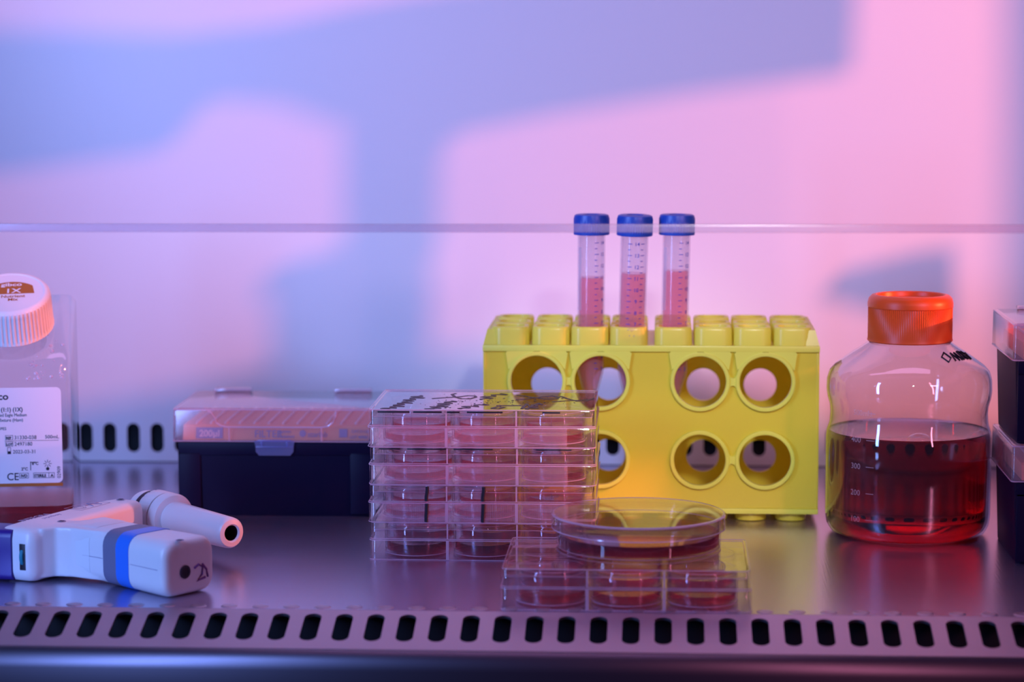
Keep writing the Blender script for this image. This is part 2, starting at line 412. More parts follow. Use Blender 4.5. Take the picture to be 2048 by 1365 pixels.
# ------------------------------------------------------------------ three 15 ml tubes
def tube_thing(label, x, y, tilt_x, tilt_y, level, rot, front):
    t = thing('centrifuge_tube', label, 'tube', (x, y, 68.5), 0, 'capped tubes standing in the yellow rack')
    t.rotation_euler = (math.radians(tilt_x), math.radians(tilt_y), 0)
    prof = [(.01, 0), (1.6, .2), (2.4, 1), (3.1, 4), (7.7, 21), (8.1, 24), (8.35, 60), (8.45, 108)]
    inner = [(r - .9 if r > 1 else r, z + (.9 if z < 30 else 0)) for r, z in prof]
    mb = MB(); mb.lathe(prof + inner[::-1], seg=48); mb.build('tube_body', PP, t)
    lz = level - 68.5
    lp = [(.01, 1.0)] + [(r - .05, z) for r, z in inner[1:] if z < lz - 2]
    lp += [(7.5, lz), (7.1, lz - .25), (4, lz - .9), (.01, lz - 1.1)]
    MB().lathe(lp, seg=48).build('medium', MEDT, t)
    def kn(r, z, i, j): return r - (.32 if (i % 2 == 0 and 1 < j < 5) else 0)
    cp = [(8.7, 105.5), (10.6, 105.5), (10.9, 106.0), (10.9, 109), (10.9, 115.3), (10.3, 117.4), (9.2, 117.9), (5.2, 117.9), (4.9, 117.4), (.01, 117.4)]
    MB().lathe(cp, seg=88, rfun=kn).build('screw_cap', BLUECAP, t)
    # printed graduation bent round the body
    mb = MB()
    def wrap(vs, a0, z0):
        out = []
        for (px_, pz_, d) in vs:
            a = a0 + px_ / 8.5; out.append((8.5 * math.sin(a), -8.5 * math.cos(a), z0 + pz_))
        return out
    def tick(a0, xc, wd, z, th=.22):
        q = [(xc + wd * k / 4, dz, 0) for dz in (-th, th) for k in range(5)]
        mb.add(wrap(q, a0, z), [(k, k + 1, 6 + k, 5 + k) for k in range(4)])
    for k in range(26):
        z = 101.0 - 3.48 * k
        if z < 24: break
        a0 = math.radians(rot); big = k % 2 == 0
        for s in ((0, 1) if front else (0,)):
            xx = -4.6 if s == 0 else 3.3
            tick(a0, xx - (0 if big else 0), 2.6 if big else 1.7, z)
        if big:
            vs, fs = text2d(str(14 - k // 2), 3.2, 'CENTER', .05)
            mb.add(wrap([(vx + 1.0, vy - 1.15, 0) for vx, vy, _ in vs], a0, z), fs)
    mb.build('printed_scale', INKBLUE, t, clean=False)
    if not front:
        mb = MB(); vs = [(8.6 * math.sin(a), -8.6 * math.cos(a), z) for z in (60, 98) for a in [math.radians(-62 + 5 * k) for k in range(5)]]
        mb.add(vs, [(k, k + 1, 6 + k, 5 + k) for k in range(4)]); mb.build('writing_patch', PATCH, t, clean=False)
    return t
tube_thing('blue-capped tube of pink medium, leftmost of the three in the yellow rack', -42.4 - .4, 1463.5, 0, .3, 148.3, 46, False)
tube_thing('blue-capped tube with its printed numbers 7 to 14 facing forward, middle of three', -18.9, 1462, 1.8, 1.5, 151.2, 6, True)
tube_thing('blue-capped tube of pink medium, rightmost of the three in the yellow rack', 7.6, 1463.5, 0, .9, 152.5, 42, False)

# ------------------------------------------------------------------ six-well plates
PL, PW = 127.6, 85.2
def six_well(label, loc, rz, med, ribs, level=4.0, group=None, seat=0):
    t = thing('well_plate', label, 'well plate', loc, rz, group)
    hx, hy = PL / 2, PW / 2
    # base skirt with flange
    o_ = rrect(-hx, hx, -hy, hy, 4, 4); mb = MB()
    def ring(ins, z): 
        k = rrect(-hx + ins, hx - ins, -hy + ins, hy - ins, max(4 - ins, 1.2), 4); return [(x, y, z) for x, y in k]
    mb.loft([ring(0, .1), ring(0, 11.2), ring(.3, 11.6), ring(2.0, 11.6), ring(2.0, 17.2), ring(3.0, 17.2), ring(3.0, 10.6), ring(1.1, 10.6), ring(1.1, .1), ring(0, .1)], cap=False)
    wc = [(x, y) for y in (-19.55, 19.55) for x in (-39.1, 0, 39.1)]
    v, f = plate2d(rrect(-hx + 3, hx - 3, -hy + 3, hy - 3, 2, 4), [circ(x, y, 17.6, 48) for x, y in wc], 1.0); mb.add(v, f, mtx=T(0, 0, 16.6))
    for x in (-19.55, 19.55): mb.box(x - .5, x + .5, -hy + .4, -hy + 2.2, .3, 17)
    for x in (-39.1, 0, 39.1): mb.box(x - .35, x + .35, -hy + .6, -hy + 2.2, 2, 17)
    mb.build('plate_base', PS, t)
    if ribs:
        mb = MB(); n = 190; x0, x1 = -hx + 6.5, hx - (16 if ribs == 1 else 10); vs = []
        for i in range(n + 1):
            x = x0 + (x1 - x0) * i / n; yy = -hy - (.4 if i % 2 else 0)
            vs += [(x, yy, .9), (x, yy, 10.9)]
        mb.add(vs, [(2 * i, 2 * i + 2, 2 * i + 3, 2 * i + 1) for i in range(n)])
        mb.box(x0, x1, -hy - .4, -hy, 10.7, 11.2)
        mb.build('ribbed_strip', PSRIB, t)
    for x, y in wc:
        mb = MB(); mb.lathe([(.01, 1.2), (17.9, 1.2), (18.2, 1.6), (18.4, 16.2), (17.4, 18.2), (17.1, 18.2), (17.3, 16), (17.1, 2.4), (.01, 2.4)], (x, y, 0), 56)
        we = mb.build('well', PS, t)
        MB().lathe([(.01, 2.45), (16.9, 2.45), (17.0, 2.4 + level), (16.2, 2.1 + level), (.01, 2.0 + level)], (x, y, 0), 56).build('medium', med, we)
    # lid
    mb = MB(); i = .55
    def r2(ins, z, rr=3.4): return [(x, y, z) for x, y in rrect(-hx + ins, hx - ins, -hy + ins, hy - ins, max(rr - ins * .4, .8), 4)]
    mb.loft([r2(i, 11.9), r2(i + .1, 20.3), r2(i + .5, 21.2), r2(i + 1.6, 21.2), r2(i + 2.0, 20.6)], cap=False)
    mb.loft([r2(i + 2.0, 20.6), r2(i + 2.2, 20.6)], cap=False)
    k = r2(i + 2.2, 20.6); mb.add(k, [tuple(range(len(k)))])
    mb.loft([r2(i, 11.9), r2(i + 1.2, 11.9), r2(i + 1.2, 19.4)], cap=False); k = r2(i + 1.2, 19.4); mb.add(k, [tuple(range(len(k)))])
    for x in (-39.1, -19.55, 0, 19.55, 39.1): mb.box(x - .4, x + .4, -hy + .45, -hy + .9, 12.2, 20)
    for x, y in wc: mb.lathe([(17.2, 18.3), (17.2, 19.4), (18.1, 19.4), (18.1, 18.3)], (x, y, 0), 48, closed=True)
    lid = mb.build('lid', PS, t)
    def loop(mb, ins, z, r, rr=3.4):
        p = rrect(-hx + ins, hx - ins, -hy + ins, hy - ins, max(rr - ins * .4, .8), 4); q = [Vector((x, y, z)) for x, y in p]; n = len(q); secs = []
        for k in range(n):
            tg = (q[(k + 1) % n] - q[k - 1]).normalized(); nr = Vector((tg.y, -tg.x, 0))
            secs.append([tuple(q[k] + nr * r * math.cos(a) + Vector((0, 0, r * math.sin(a)))) for a in [PI / 4 + PI / 2 * m for m in range(4)]])
        secs.append(secs[0]); mb.loft(secs, cap=False)
    mb = MB(); loop(mb, .45, 12.0, .30); loop(mb, .9, 21.1, .34)
    for x in (-19.55, 19.55): mb.box(x - .45, x + .45, -hy + .15, -hy + .6, 12.2, 20.6)
    mb.build('lid_edge', PSEDGE, lid)
    mb = MB(); loop(mb, 0, .3, .26); loop(mb, 0, 11.2, .34); loop(mb, 2.0, 17.1, .2)
    for x in (-19.55, 19.55): mb.box(x - .8, x + .8, -hy - .35, -hy + .2, .3, 11.2)
    for x, y in wc: mb.lathe([(18.5, 1.2), (18.0, 1.1), (18.0, 1.7), (18.5, 1.7)], (x, y, 0), 48, closed=True); mb.lathe([(17.1, 18.2), (17.4, 18.4), (17.7, 18.2)], (x, y, 0), 48)
    mb.build('base_edge', PSEDGE, t)
    return t, lid
SG = 'six-well plates stacked in the middle'
SX, SYc = -99.6, 1329.3 + 42.6
p4, l4 = six_well('bottom well plate of the middle stack, clear-sided with dark magenta medium', (SX + .6, SYc - .6, 0), -.6, MEDM, 0, 5.0, SG)
p3, l3 = six_well('well plate with two black marker strokes on its side, third down in the stack', (SX - .4, SYc, 21.35), .3, MEDP, 2, 3.0, SG)
p2, l2 = six_well('ribbed well plate with deep pink medium, second from the top of the stack', (SX + .2, SYc + .3, 42.7), 0, MEDP, 1, 3.4, SG)
p1, l1 = six_well('topmost well plate of the stack, lid covered in black handwriting', (SX - .3, SYc - .2, 64.05), .2, MEDO, 1, 3.6, SG)
p5, l5 = six_well('single clear well plate with orange medium lying under the petri dish', (-17.2, 1205 + 43.6, 0), -.3, MEDO, 0, 4.0)

# black marker on the plates, its refracted image painted into the lid edges
mb = MB()
def stroke(pts, r=.45, z=20.75): mb.tube([(x, y, z) for x, y in pts], r * 2.0, 5, flat=.1)
def scribble(x0, y0, x1, y1, n, amp, seed):
    rnd = random.Random(seed); pts = []
    for i in range(n * 6 + 1):
        t = i / (n * 6); a = t * n * 2 * PI
        dx, dy = x1 - x0, y1 - y0; L = math.hypot(dx, dy); px_, py_ = -dy / L, dx / L
        am = amp * (1 + .5 * math.sin(3.7 * t * n + seed)) * (.7 + .6 * rnd.random())
        pts.append((x0 + dx * t + px_ * am * math.sin(a) + dx / L * .7 * math.cos(2 * a), y0 + dy * t + py_ * am * math.sin(a) + dy / L * .7 * math.cos(2 * a)))
    return pts
stroke(scribble(-52, -36, -40, 20, 8, 3.4, 1), .5)          # word running away from the camera
stroke(scribble(-27, -36, -20, -2, 5, 4.0, 2), .5)
stroke([(-32, 8), (-24, 12), (-17, 16), (-12, 21), (-8, 20), (-7, 15), (-10, 8), (-15, 8), (-19, 14), (-22, 26), (-20, 30)], .5)
stroke(scribble(-12, -34, -1, -14, 3, 3.2, 3), .5); stroke(scribble(-3, 4, 6, 30, 3, 3.4, 4), .5)
stroke([(7, -20), (16, -20), (21, -19)], .45); stroke([(5, -31), (8, -25), (12, -27), (9, -33), (5, -31)], .5)
stroke([(22, -32), (24, -12), (26, -24), (31, -9)], .5); stroke(scribble(26, -34, 31, -12, 3, 2.5, 5), .5)
stroke([(16, 24), (21, 20), (27, 13), (34, 8), (40, 10), (41, 17), (37, 21), (31, 17), (24, 9), (17, 4)], .5)
stroke([(42, 20), (47, 8), (52, 0), (57, 1), (60, 8), (62, 14)], .45); stroke([(38, -4), (45, 1), (52, 3), (58, 8)], .35)
rnd = random.Random(5)
for i in range(120):
    x = rnd.gauss(10, 30); y = rnd.gauss(-2, 11)
    if abs(x) < 58 and abs(y) < 36:
        r = .25 + .6 * rnd.random() ** 3
        mb.lathe([(.01, .06), (r, .06), (r, -.02)], (x, y, 20.72), 6)
o = mb.build('handwriting', INK, p1, clean=False)
mb = MB()
for a, b in ((-58, -40), (-38, -22), (-20, -12), (-8, 12), (34, 44)): mb.box(a, b, -42.35, -42.0, 19.4, 20.4, .15)
mb.build('refracted_ink', INK, p1, clean=False)  # dark strips painted for the lid writing refracted in its front edge
mb = MB()
for a, b in ((-58, -46), (-42, -20), (-16, 6), (30, 50)): mb.box(a, b, -42.35, -42.0, 19.9, 20.6, .15)
mb.build('refracted_ink', INK, p2, clean=False)  # painted refraction of dark writing along this lid's front edge
mb = MB()
for x in (-31.0, .7):
    mb.tube([(x + .6, -42.3, 20.4), (x + .6, -42.35, 18), (x + .1, -42.35, 15), (x, -42.35, 12.3)], 1.05, 6)
    mb.tube([(x + .4, -43.2, 10.9), (x + .2, -43.2, 6), (x, -43.2, 3.6), (x, -43.2, .6)], 1.05, 6)
mb.build('marker_stroke', INK, p3, clean=False)

# ------------------------------------------------------------------ petri dish on the front plate
pd = thing('petri_dish', 'round lidded petri dish of dark red medium on the front well plate', 'petri dish', (-11.6, 1273, 21.3))
def dish(ro, z0, z1, wall, fl, up=False):
    if not up: return [(.01, z0), (ro - .8, z0), (ro, z0 + .8), (ro, z1), (ro - wall, z1), (ro - wall, z0 + fl), (.01, z0 + fl)]
    return [(.01, z1), (ro - .9, z1), (ro, z1 - .9), (ro, z0), (ro - wall, z0), (ro - wall, z1 - fl), (.01, z1 - fl)]
MB().lathe(dish(44.0, 0, 15.4, 1.2, 1.2), seg=96).build('dish_base', PS, pd)
MB().lathe([(.01, 1.25), (42.7, 1.25), (42.7, 7.2), (41.9, 6.6), (.01, 6.5)], seg=96).build('medium', clear('dish_medium', (1, .8, .9), .12, (.55, .01, .08), rough=.03, ior=1.33, vol=(.80, .01, .08), dens=330), pd)
MB().lathe(dish(46.4, 10.0, 17.5, 1.2, 1.2, True), seg=96).build('dish_lid', PS, pd)
MB().lathe([(46.0, 9.8), (46.6, 9.9), (46.5, 10.5), (46.1, 10.5)], seg=96, closed=True).lathe([(44.9, 17.6), (45.9, 17.45), (46.5, 16.8), (46.2, 16.6), (45.4, 17.2)], seg=96, closed=True).build('lid_edge', PSEDGE, pd)
MB().lathe([(42.8, .2), (43.6, .0), (44.1, .6), (43.6, .6)], seg=96, closed=True).build('base_edge', PSEDGE, pd)

# ------------------------------------------------------------------ big bottle with orange cap
bt = thing('media_bottle', 'round clear bottle half full of dark red medium with an orange cap', 'bottle', (146, 1424, 0))
prof = [(.01, 2.2), (30, 2.0), (38, .3), (42, .2), (45.5, 2.5), (47.6, 6.5), (48.3, 12), (48.3, 58), (47.9, 61.5), (46.4, 66), (45.9, 72), (46.3, 77), (47.6, 81.5),
        (48.2, 86), (48.0, 92), (46.5, 97), (43.5, 100.5), (36, 106), (28, 111.2), (23.2, 114.6), (21.8, 116), (21.8, 136)]
inn = [(max(r - .9, .01), z + (.9 if z < 10 else (-.5 if 92 < z < 115 else 0))) for r, z in prof]
MB().lathe(prof + inn[::-1], seg=128).build('bottle_body', PET, bt)
lp = [(.01, 3.3)] + [(r - .25, z + .05) for r, z in inn[1:9]] + [(46.7, 61.8), (46.0, 61.2), (43, 60.9), (.01, 60.9)]
MB().lathe(lp, seg=128).build('medium', MEDR, bt)
def kn2(r, z, i, j): return r - (.35 if (i % 2 == 0 and j in (3, 4)) else 0)
cp = [(22.6, 114.6), (24.3, 114.4), (24.9, 115), (24.6, 116.6), (24.6, 134.4), (24.9, 134.8), (24.9, 137), (24.2, 139.8), (22.4, 141.6), (20.4, 142), (19.6, 141.4), (19.2, 139.2), (.01, 139.2)]
MB().lathe(cp, seg=240, rfun=kn2).build('screw_cap', ORANGE, bt)
mb = MB(); mb.tube([(x, y, 139.4) for x, y in scribble(-7, -2, 2, 0, 3, 3.4, 9)], .35, 5, flat=.1); mb.build('handwriting', INK, bt, clean=False)
# embossed scale and numbers on the bottle's side
def bwrap(vs, a0, z0, r=48.45): return [(r * math.sin(a0 + x / 48), -r * math.cos(a0 + x / 48), z0 + y) for x, y, _ in vs]
mb = MB()
for txt, z, r in (('500ml±', 76.5, 46.9), ('400', 61, 48.3), ('300', 45.5, 48.45), ('200', 30, 48.45), ('100', 14.5, 48.45)):
    vs, fs = text2d(txt, 4.6, 'LEFT', 0)
    mb.add(bwrap([(x, y - 1.6, 0) for x, y, _ in vs], math.radians(-48), z, r), fs)
    mb.add(bwrap([(xx, yy, 0) for yy in (-.2, .2) for xx in [10.6 + k for k in range(6)]], math.radians(-48), z, r), [(k, k + 1, 7 + k, 6 + k) for k in range(5)])
mb.build('embossed_scale', EMBOSS, bt, clean=False)
mb = MB()
def cone_pt(a, s):   # a = azimuth, s = 0 (neck) .. 1 (shoulder)
    r = 23.5 + (43.3 - 23.5) * s; z = 114.6 + (100.8 - 114.6) * s; return (r * math.sin(a) * 1.006, -r * math.cos(a) * 1.006, z + .3)
for i, q in enumerate(([(0, .2), (.07, .6), (-.05, .85), (-.12, .5), (0, .25)], [(.12, .8), (.16, .3), (.22, .8), (.27, .3), (.31, .8)], [(.36, .8), (.4, .25), (.47, .3), (.5, .8), (.38, .55)], [(.55, .3), (.62, .5), (.54, .6), (.6, .85), (.68, .45)])):
    mb.tube([cone_pt(math.radians(34) + a * .95, .2 + s * .55) for a, s in q], .55, 5)
mb.build('handwriting', INK, bt, clean=False)
mb = MB()
for (a, z, r) in ((-6, 63.5, 7),):
    prfl = [(r * math.cos(math.radians(d)), r * .62 * math.sin(math.radians(d))) for d in (0, 20, 40, 60, 80, 89)]
    ang_ = math.radians(4); mb.lathe(prfl, (34 * math.sin(ang_), -34 * math.cos(ang_) - 4, 61.0), 32)
for k in range(26):
    a = rnd.uniform(0, 2 * PI); rr = rnd.uniform(41, 44); r = rnd.uniform(.8, 2.2)
    mb.lathe([(r * math.cos(math.radians(d)), r * .7 * math.sin(math.radians(d))) for d in (0, 30, 60, 89)], (rr * math.sin(a), -rr * math.cos(a), 61.1), 12)
mb.build('bubbles', PET, bt, clean=False)['kind'] = 'stuff'

# ------------------------------------------------------------------ angled-neck bottle at the left
gb = thing('media_bottle', 'square clear bottle with a white tilted cap and white paper label, at the left edge', 'bottle', (-387.5, 1431, 0), 9)
hw = 33
def gsec(z, ins, yf, yb, r):
    return [(x, y, z) for x, y in rrect(-hw + ins, hw - ins, yf + ins, yb - ins, r, 6)]
def ztop(y, z0, z1, y0, y1): 
    t = min(max((y - y0) / (y1 - y0), 0), 1); return z0 + (z1 - z0) * t
mb = MB(); secs = [gsec(0.3, 6, -hw, hw, 6), gsec(.1, 3, -hw, hw, 8), gsec(1.5, 1, -hw, hw, 9), gsec(5, 0, -hw, hw, 10), gsec(92, 0, -hw, hw, 10)]
base = gsec(0, 0, -hw, hw, 10)
for k, ins in ((0, 0), (.5, .8), (1, 3.2), (1.15, 9)):
    q = [(x, y) for x, y in rrect(-hw + ins, hw - ins, -hw + ins, hw - ins, 10 if ins < 5 else 6, 6)]
    secs.append([(x, y, ztop(y, 98, 131.5, -hw + 2, 18) + k * 4 + 1) for x, y in q])
mb.loft(secs, cap=True); mb.build('bottle_body', PET, gb)
sec2 = [[(x, y, z) for x, y in rrect(-hw + 1.2, hw - 1.2, -hw + 1.2, hw - 1.2, 9, 6)] for z in (1.6, 15.5)]
MB().loft(sec2).build('medium', clear('dark_red_medium', (1, 1, 1), 0, rough=.03, ior=1.33, vol=(.75, .02, .05), dens=70), gb)
A = T(-2.6, -8.6, 122.0) @ RX(27)
MB().lathe([(19.5, -9), (19.5, 3), (22, 3), (22, 5), (19.5, 5), (19.5, 14)], seg=64, mtx=A @ T(0, 0, -3)).build('neck', PET, gb)
def kn3(r, z, i, j): return r - (.7 if (i % 4 in (0, 1) and j in (3, 4, 5)) else 0)
cp = [(20, 0), (24.4, 0), (24.9, .6), (24.9, 2.2), (24.7, 3.0), (24.2, 19), (23.8, 21.5), (22.6, 23.0), (21.2, 23.4), (20.4, 23.4), (20.2, 23.0), (.01, 23.0)]
MB().lathe(cp, seg=240, mtx=A, rfun=kn3).build('screw_cap', CAPW, gb)
def on_cap(vs, dx, dy): return [(x + dx, y + dy, .15) for x, y, _ in vs]
C = A @ T(0, 0, 23.0) @ RZ(3)
mb = MB(); arcp = [(17.2 * math.cos(math.radians(a)), -4 + 17.2 * math.sin(math.radians(a)) * .92) for a in range(38, 143, 6)]
v, f = plate2d([(13.6, -1.5)] + arcp[1:-1] + [(-13.6, -1.5)], [], .1); mb.add([(x + 1, y, z + .08) for x, y, z in v], f, mtx=C)
cb = mb.build('cap_badge', BROWN, gb, clean=False); cb['label'] = 'brown printed badge'
mb = MB()
for txt, s, x, y, m_ in (('gibco', 5.0, 1, 7.0, 0), ('1X', 6.8, 2, -.6, 0)):
    vs, fs = text2d(txt, s, 'CENTER', .12, 1.15); mb.add([(a + x, b + y, .2) for a, b, _ in vs], fs, mtx=C)
mb.build('badge_lettering', LABEL, gb, clean=False)
mb = MB()
for txt, s, x, y in (('Nutrient', 4.0, 2.2, -5.6), ('Mix', 4.0, 2.2, -9.2)):
    vs, fs = text2d(txt, s, 'CENTER', .08); mb.add([(a + x, b + y, .1) for a, b, _ in vs], fs, mtx=C)
mb.build('cap_lettering', BROWN, gb, clean=False)
mb = MB()
for k in range(34):
    x, z = rnd.uniform(8, 29), rnd.uniform(92, 97) if k % 2 else rnd.uniform(99, 118); y = -hw if z < 98 else -hw + 2 + (z - 99) / 33.5 * 49
    r = rnd.uniform(.35, 1.3); mb.lathe([(r * math.cos(math.radians(d)), r * .6 * math.sin(math.radians(d))) for d in (0, 40, 89)], (0, 0, 0), 10, mtx=T(x, y - .1, z) @ RX(90 if z < 98 else 55))
mb.build('droplets', PSEDGE, gb, clean=False)['kind'] = 'stuff'
lab = MB(); Lf = T(0, -hw - .15, 0)
v, f = plate2d(rrect(-26, 27.5, 29.8, 87.2, 3, 5), [], .15); lab.add(v, f, mtx=Lf @ XZ)
lb = lab.build('label', LABEL, gb, clean=False)
mb = MB(); mb.box(-26, 27.4, -hw - .2, -hw - .05, 27.8, 29.8); x_ = mb.build('label_band', BROWN, gb); x_['label'] = 'brown band under the label'
mb = MB(); Lt = T(0, -hw - .3, 0) @ XZ
def lt(txt, x, z, s, b=0, al='LEFT', rot=0, sx=1):
    vs, fs = text2d(txt, s, al, b, sx); mb.add(vs, fs, mtx=Lt @ T(x, z, 0) @ RZ(rot))
def frame(x0, x1, z0, z1, w=.22):
    for a in ((x0, x1, z0, z0 + w), (x0, x1, z1 - w, z1), (x0, x0 + w, z0, z1), (x1 - w, x1, z0, z1)): mb.box(a[0], a[1], -hw - .35, -hw - .25, a[2], a[3])
lt('gibco', -16.6, 80.2, 5.6, .12, sx=1.12)
lt('DMEM/F-12 (1:1) (1X)', -27 + 2.5, 73.0, 3.5, .07, sx=.92); lt("Dulbecco's Modified Eagle Medium", -25, 70.0, 2.75, 0, sx=.83)
lt('F-12 Nutrient Mixture (Ham)', -24.5, 67.0, 2.75, 0, sx=.9); lt('[+] 15 mM HEPES', -22.5, 62.0, 2.4)
lt('31330-038', -.5, 56.3, 3.2, 0, sx=.95); lt('500mL', 17.5, 56.5, 3.0); lt('2497180', -.5, 52.4, 3.2, 0, sx=.95); lt('2023-03-31', -1.5, 47.8, 3.1, 0, sx=.95)
for z, s in ((56.3, 'REF'), (52.4, 'LOT')): frame(-5.6, -1.2, z - .3, z + 2.5); lt(s, -5.2, z + .2, 2.0, .1, sx=.95)
mb.box(-6, 25.5, -hw - .35, -hw - .25, 55.3, 55.5); frame(-4.6, -2.6, 47.5, 51.6); mb.box(-4.6, -2.6, -hw - .35, -hw - .25, 47.5, 49.2)
lt('CE', -5.4, 31.8, 6.2, .05, sx=.95)
frame(2.0, 7.4, 32.8, 36.0); lt('IVD', 2.8, 33.4, 2.4, .12); frame(10.2, 22.6, 32.8, 36.0); lt('STERILE', 10.7, 33.4, 2.4, .1, sx=.85); lt('A', 20.3, 33.4, 2.4, .1)
mb.box(19.2, 19.4, -hw - .35, -hw - .25, 32.8, 36)
lt('2°C', 3.2, 37.6, 2.4, .08); lt('8°C', 9.5, 40.8, 2.4, .08); mb.box(8.5, 8.9, -hw - .35, -hw - .25, 37.5, 42.8); mb.box(8.5, 12, -hw - .35, -hw - .25, 42.2, 42.6)
for k in range(8):
    a = k * PI / 4; mb.box(-.15, .15, -.05, .05, .8, 2.4, mtx=T(18.7, -hw - .3, 41.4) @ RY(45 * k))
mb.lathe([(.01, -.1), (1, -.1), (1, .1), (.01, .1)], seg=12, mtx=T(18.7, -hw - .3, 38.3) @ RX(90))
lt('02909', 26.2, 32.5, 2.9, 0, rot=90)
mb.build('lettering', INK, lb, clean=False)

# ------------------------------------------------------------------ tip boxes
def tip_box(label, loc, rz, lidmat, group=None, text=True):
    t = thing('tip_box', label, 'tip box', loc, rz, group)
    HW, DP = 63.2, 84.0
    # base, tapering towards the bottom, with a sunk front panel
    def sec(z, ins, r=5): return [(x, y, z) for x, y in rrect(-HW + 2 + ins, HW - 2 - ins, 1.5 + ins, DP - 1.5 - ins, r, 5)]
    mb = MB(); mb.loft([sec(.2, 2.6), sec(0, 2.0), sec(1, 1.6), sec(46.5, .1), sec(47.2, .1)])
    for x0, x1, z0, z1 in ((-HW + 3, -HW + 17, 1.5, 40), (HW - 17, HW - 3, 1.5, 40), (-HW + 3, HW - 3, 38, 46)):
        mb.box(x0, x1, .9, 3.2, z0, z1, .6)
    mb.build('box_base', NAVY, t)
    # tray with sloping front
    mb = MB(); X = HW - 9
    pro = [(2.5, 47.2), (4.8, 55.3), (6.4, 56.2), (DP - 6, 56.2), (DP - 4, 47.2)]
    mb.loft([[(-X - 3, y, z) for y, z in pro], [(X + 3, y, z) for y, z in pro]], smooth=False); mb.build('tip_tray', PEACH, t)
    mb = MB()
    for i in range(12):
        x = -X + 4.5 + i * 9.0
        if x < X: mb.box(x - .8, x + .8, 8, DP - 8, 56.1, 57.6, .3)
    mb.build('tip_rows', TIPS, t)
    if text:
        def tm(zc): return T(0, 2.9, 0) @ Matrix(((1, 0, 0, 0), (0, .28, -1, 0), (0, 1, 0, 0), (0, 0, 0, 1)))
        M_ = T(0, 1.95, 47.2) @ Matrix(((1, 0, 0, 0), (0, .28, -1, 0), (0, 1, 0, 0), (0, 0, 0, 1)))
        mb = MB(); v, f = plate2d([(-49, 1.0), (-32.5, 1.0), (-32.5, 7.6), (-49, 7.6)], [], .1); mb.add(v, f, mtx=M_)
        mb.build('volume_badge', GREYINK, t, clean=False)
        mb = MB(); vs, fs = text2d('200µl', 5.6, 'CENTER', .12); mb.add([(x - 40.8, y + 2.2, z + .15) for x, y, z in vs], fs, mtx=M_); mb.build('volume_lettering', TIPS, t, clean=False)
        mb = MB()
        for s_, x, y, sz in (('FILTER', -13, 1.9, 6.0), ('tiponen', 2.3, 4.6, 2.4), ('graduated', 1.4, 1.6, 2.6), ('starlab', 20, 2.2, 4.6), ('CAT.S1120', 47, 4.8, 2.4), ('LOT 4098212', 46, 1.4, 2.4)):
            vs, fs = text2d(s_, sz * 1.0, 'LEFT' if x > -20 else 'LEFT', .05); mb.add([(a + x, b + y, z) for a, b, z in vs], fs, mtx=M_)
        v, f = plate2d(circ(17, 4.2, 2.1, 16), [], .1); mb.add(v, f, mtx=M_)
        v, f = plate2d([(39.5, 2), (44.5, 2), (44.5, 7), (39.5, 7)], [], .1); mb.add(v, f, mtx=M_)
        mb.build('tray_lettering', GREYINK, t, clean=False)
    # lid
    def ls(z, ins, r=2.2): return [(x, y, z) for x, y in rrect(-HW + ins, HW - ins, ins, DP - ins, r, 4)]
    mb = MB(); th = .9
    mb.loft([ls(46.6, 0), ls(65.6, .25), ls(66.7, .9), ls(67.2, 2.2)], cap=False); k = ls(67.2, 2.2); mb.add(k, [tuple(range(len(k)))])
    mb.loft([ls(46.6, 0), ls(46.6, th), ls(65, 1.2), ls(66.2, 2.6)], cap=False); k = ls(66.2, 2.6); mb.add(k, [tuple(range(len(k)))])
    for x in (-38, 40):
        mb.box(x - 12, x + 12, DP - 12, DP - 2, 67.2, 69.6, .8)
    lid = mb.build('lid', lidmat, t)
    mb = MB()
    for ins, z, r in ((.0, 46.8, .4), (.5, 66.4, .45)):
        q = rrect(-HW + ins, HW - ins, ins, DP - ins, 2.2, 4); q.append(q[0]); mb.tube([(x, y, z) for x, y in q], r, 6)
    mb.build('lid_edge', PSEDGE, lid)
    mb = MB(); pth = [(-41, -.1, 65.5), (-38.6, -.2, 64.5), (-37.2, -.3, 61.5), (-35.6, -.3, 58.3), (-33, -.3, 56.4), (-29, -.3, 55.7), (29, -.3, 55.7), (33, -.3, 56.4), (36, -.3, 58.6), (37.6, -.3, 62), (38.2, -.1, 65.5)]
    mb.tube(pth, .55, 8); mb.tube([(-28, -.2, 55.4), (-28, -.2, 47)], .45, 6); mb.tube([(29, -.2, 55.4), (29, -.2, 47)], .45, 6)
    mb.build('finger_rim', PSEDGE, lid)
    mb = MB(); v, f = plate2d([(-12.4, 47.4), (-11.8, 44), (-11.6, 40.6), (-9.6, 38.2), (9.6, 38.2), (11.6, 40.6), (11.8, 44), (12.4, 47.4)], [], 1.2); mb.add(v, f, mtx=T(0, -.5, 0) @ XZ)
    mb.box(-10.5, 10.5, -1.6, -.2, 47.0, 48.0, .2); mb.box(-11.5, 11.5, -1.5, -.8, 43.2, 44.0, .2); mb.box(-8.6, -7.2, -1.4, -.8, 44, 47, .2); mb.box(7.2, 8.6, -1.4, -.8, 44, 47, .2)
    mb.build('latch', FROST2, lid)
    return t
tip_box('navy tip box with a frosted lid and peach tray, left of the plate stack', (-236.6, 1457, 0), .6, FROST)
RS = 'stacked navy tip boxes at the right edge'
tip_box('lower navy tip box at the right edge, standing on the steel', (193 + 63.5, 1331, 0), 0, FROST, RS, False)
tip_box('upper navy tip box at the right edge, resting on another box', (192.5 + 63.5, 1331, 67.4), .3, FROST, RS, False)

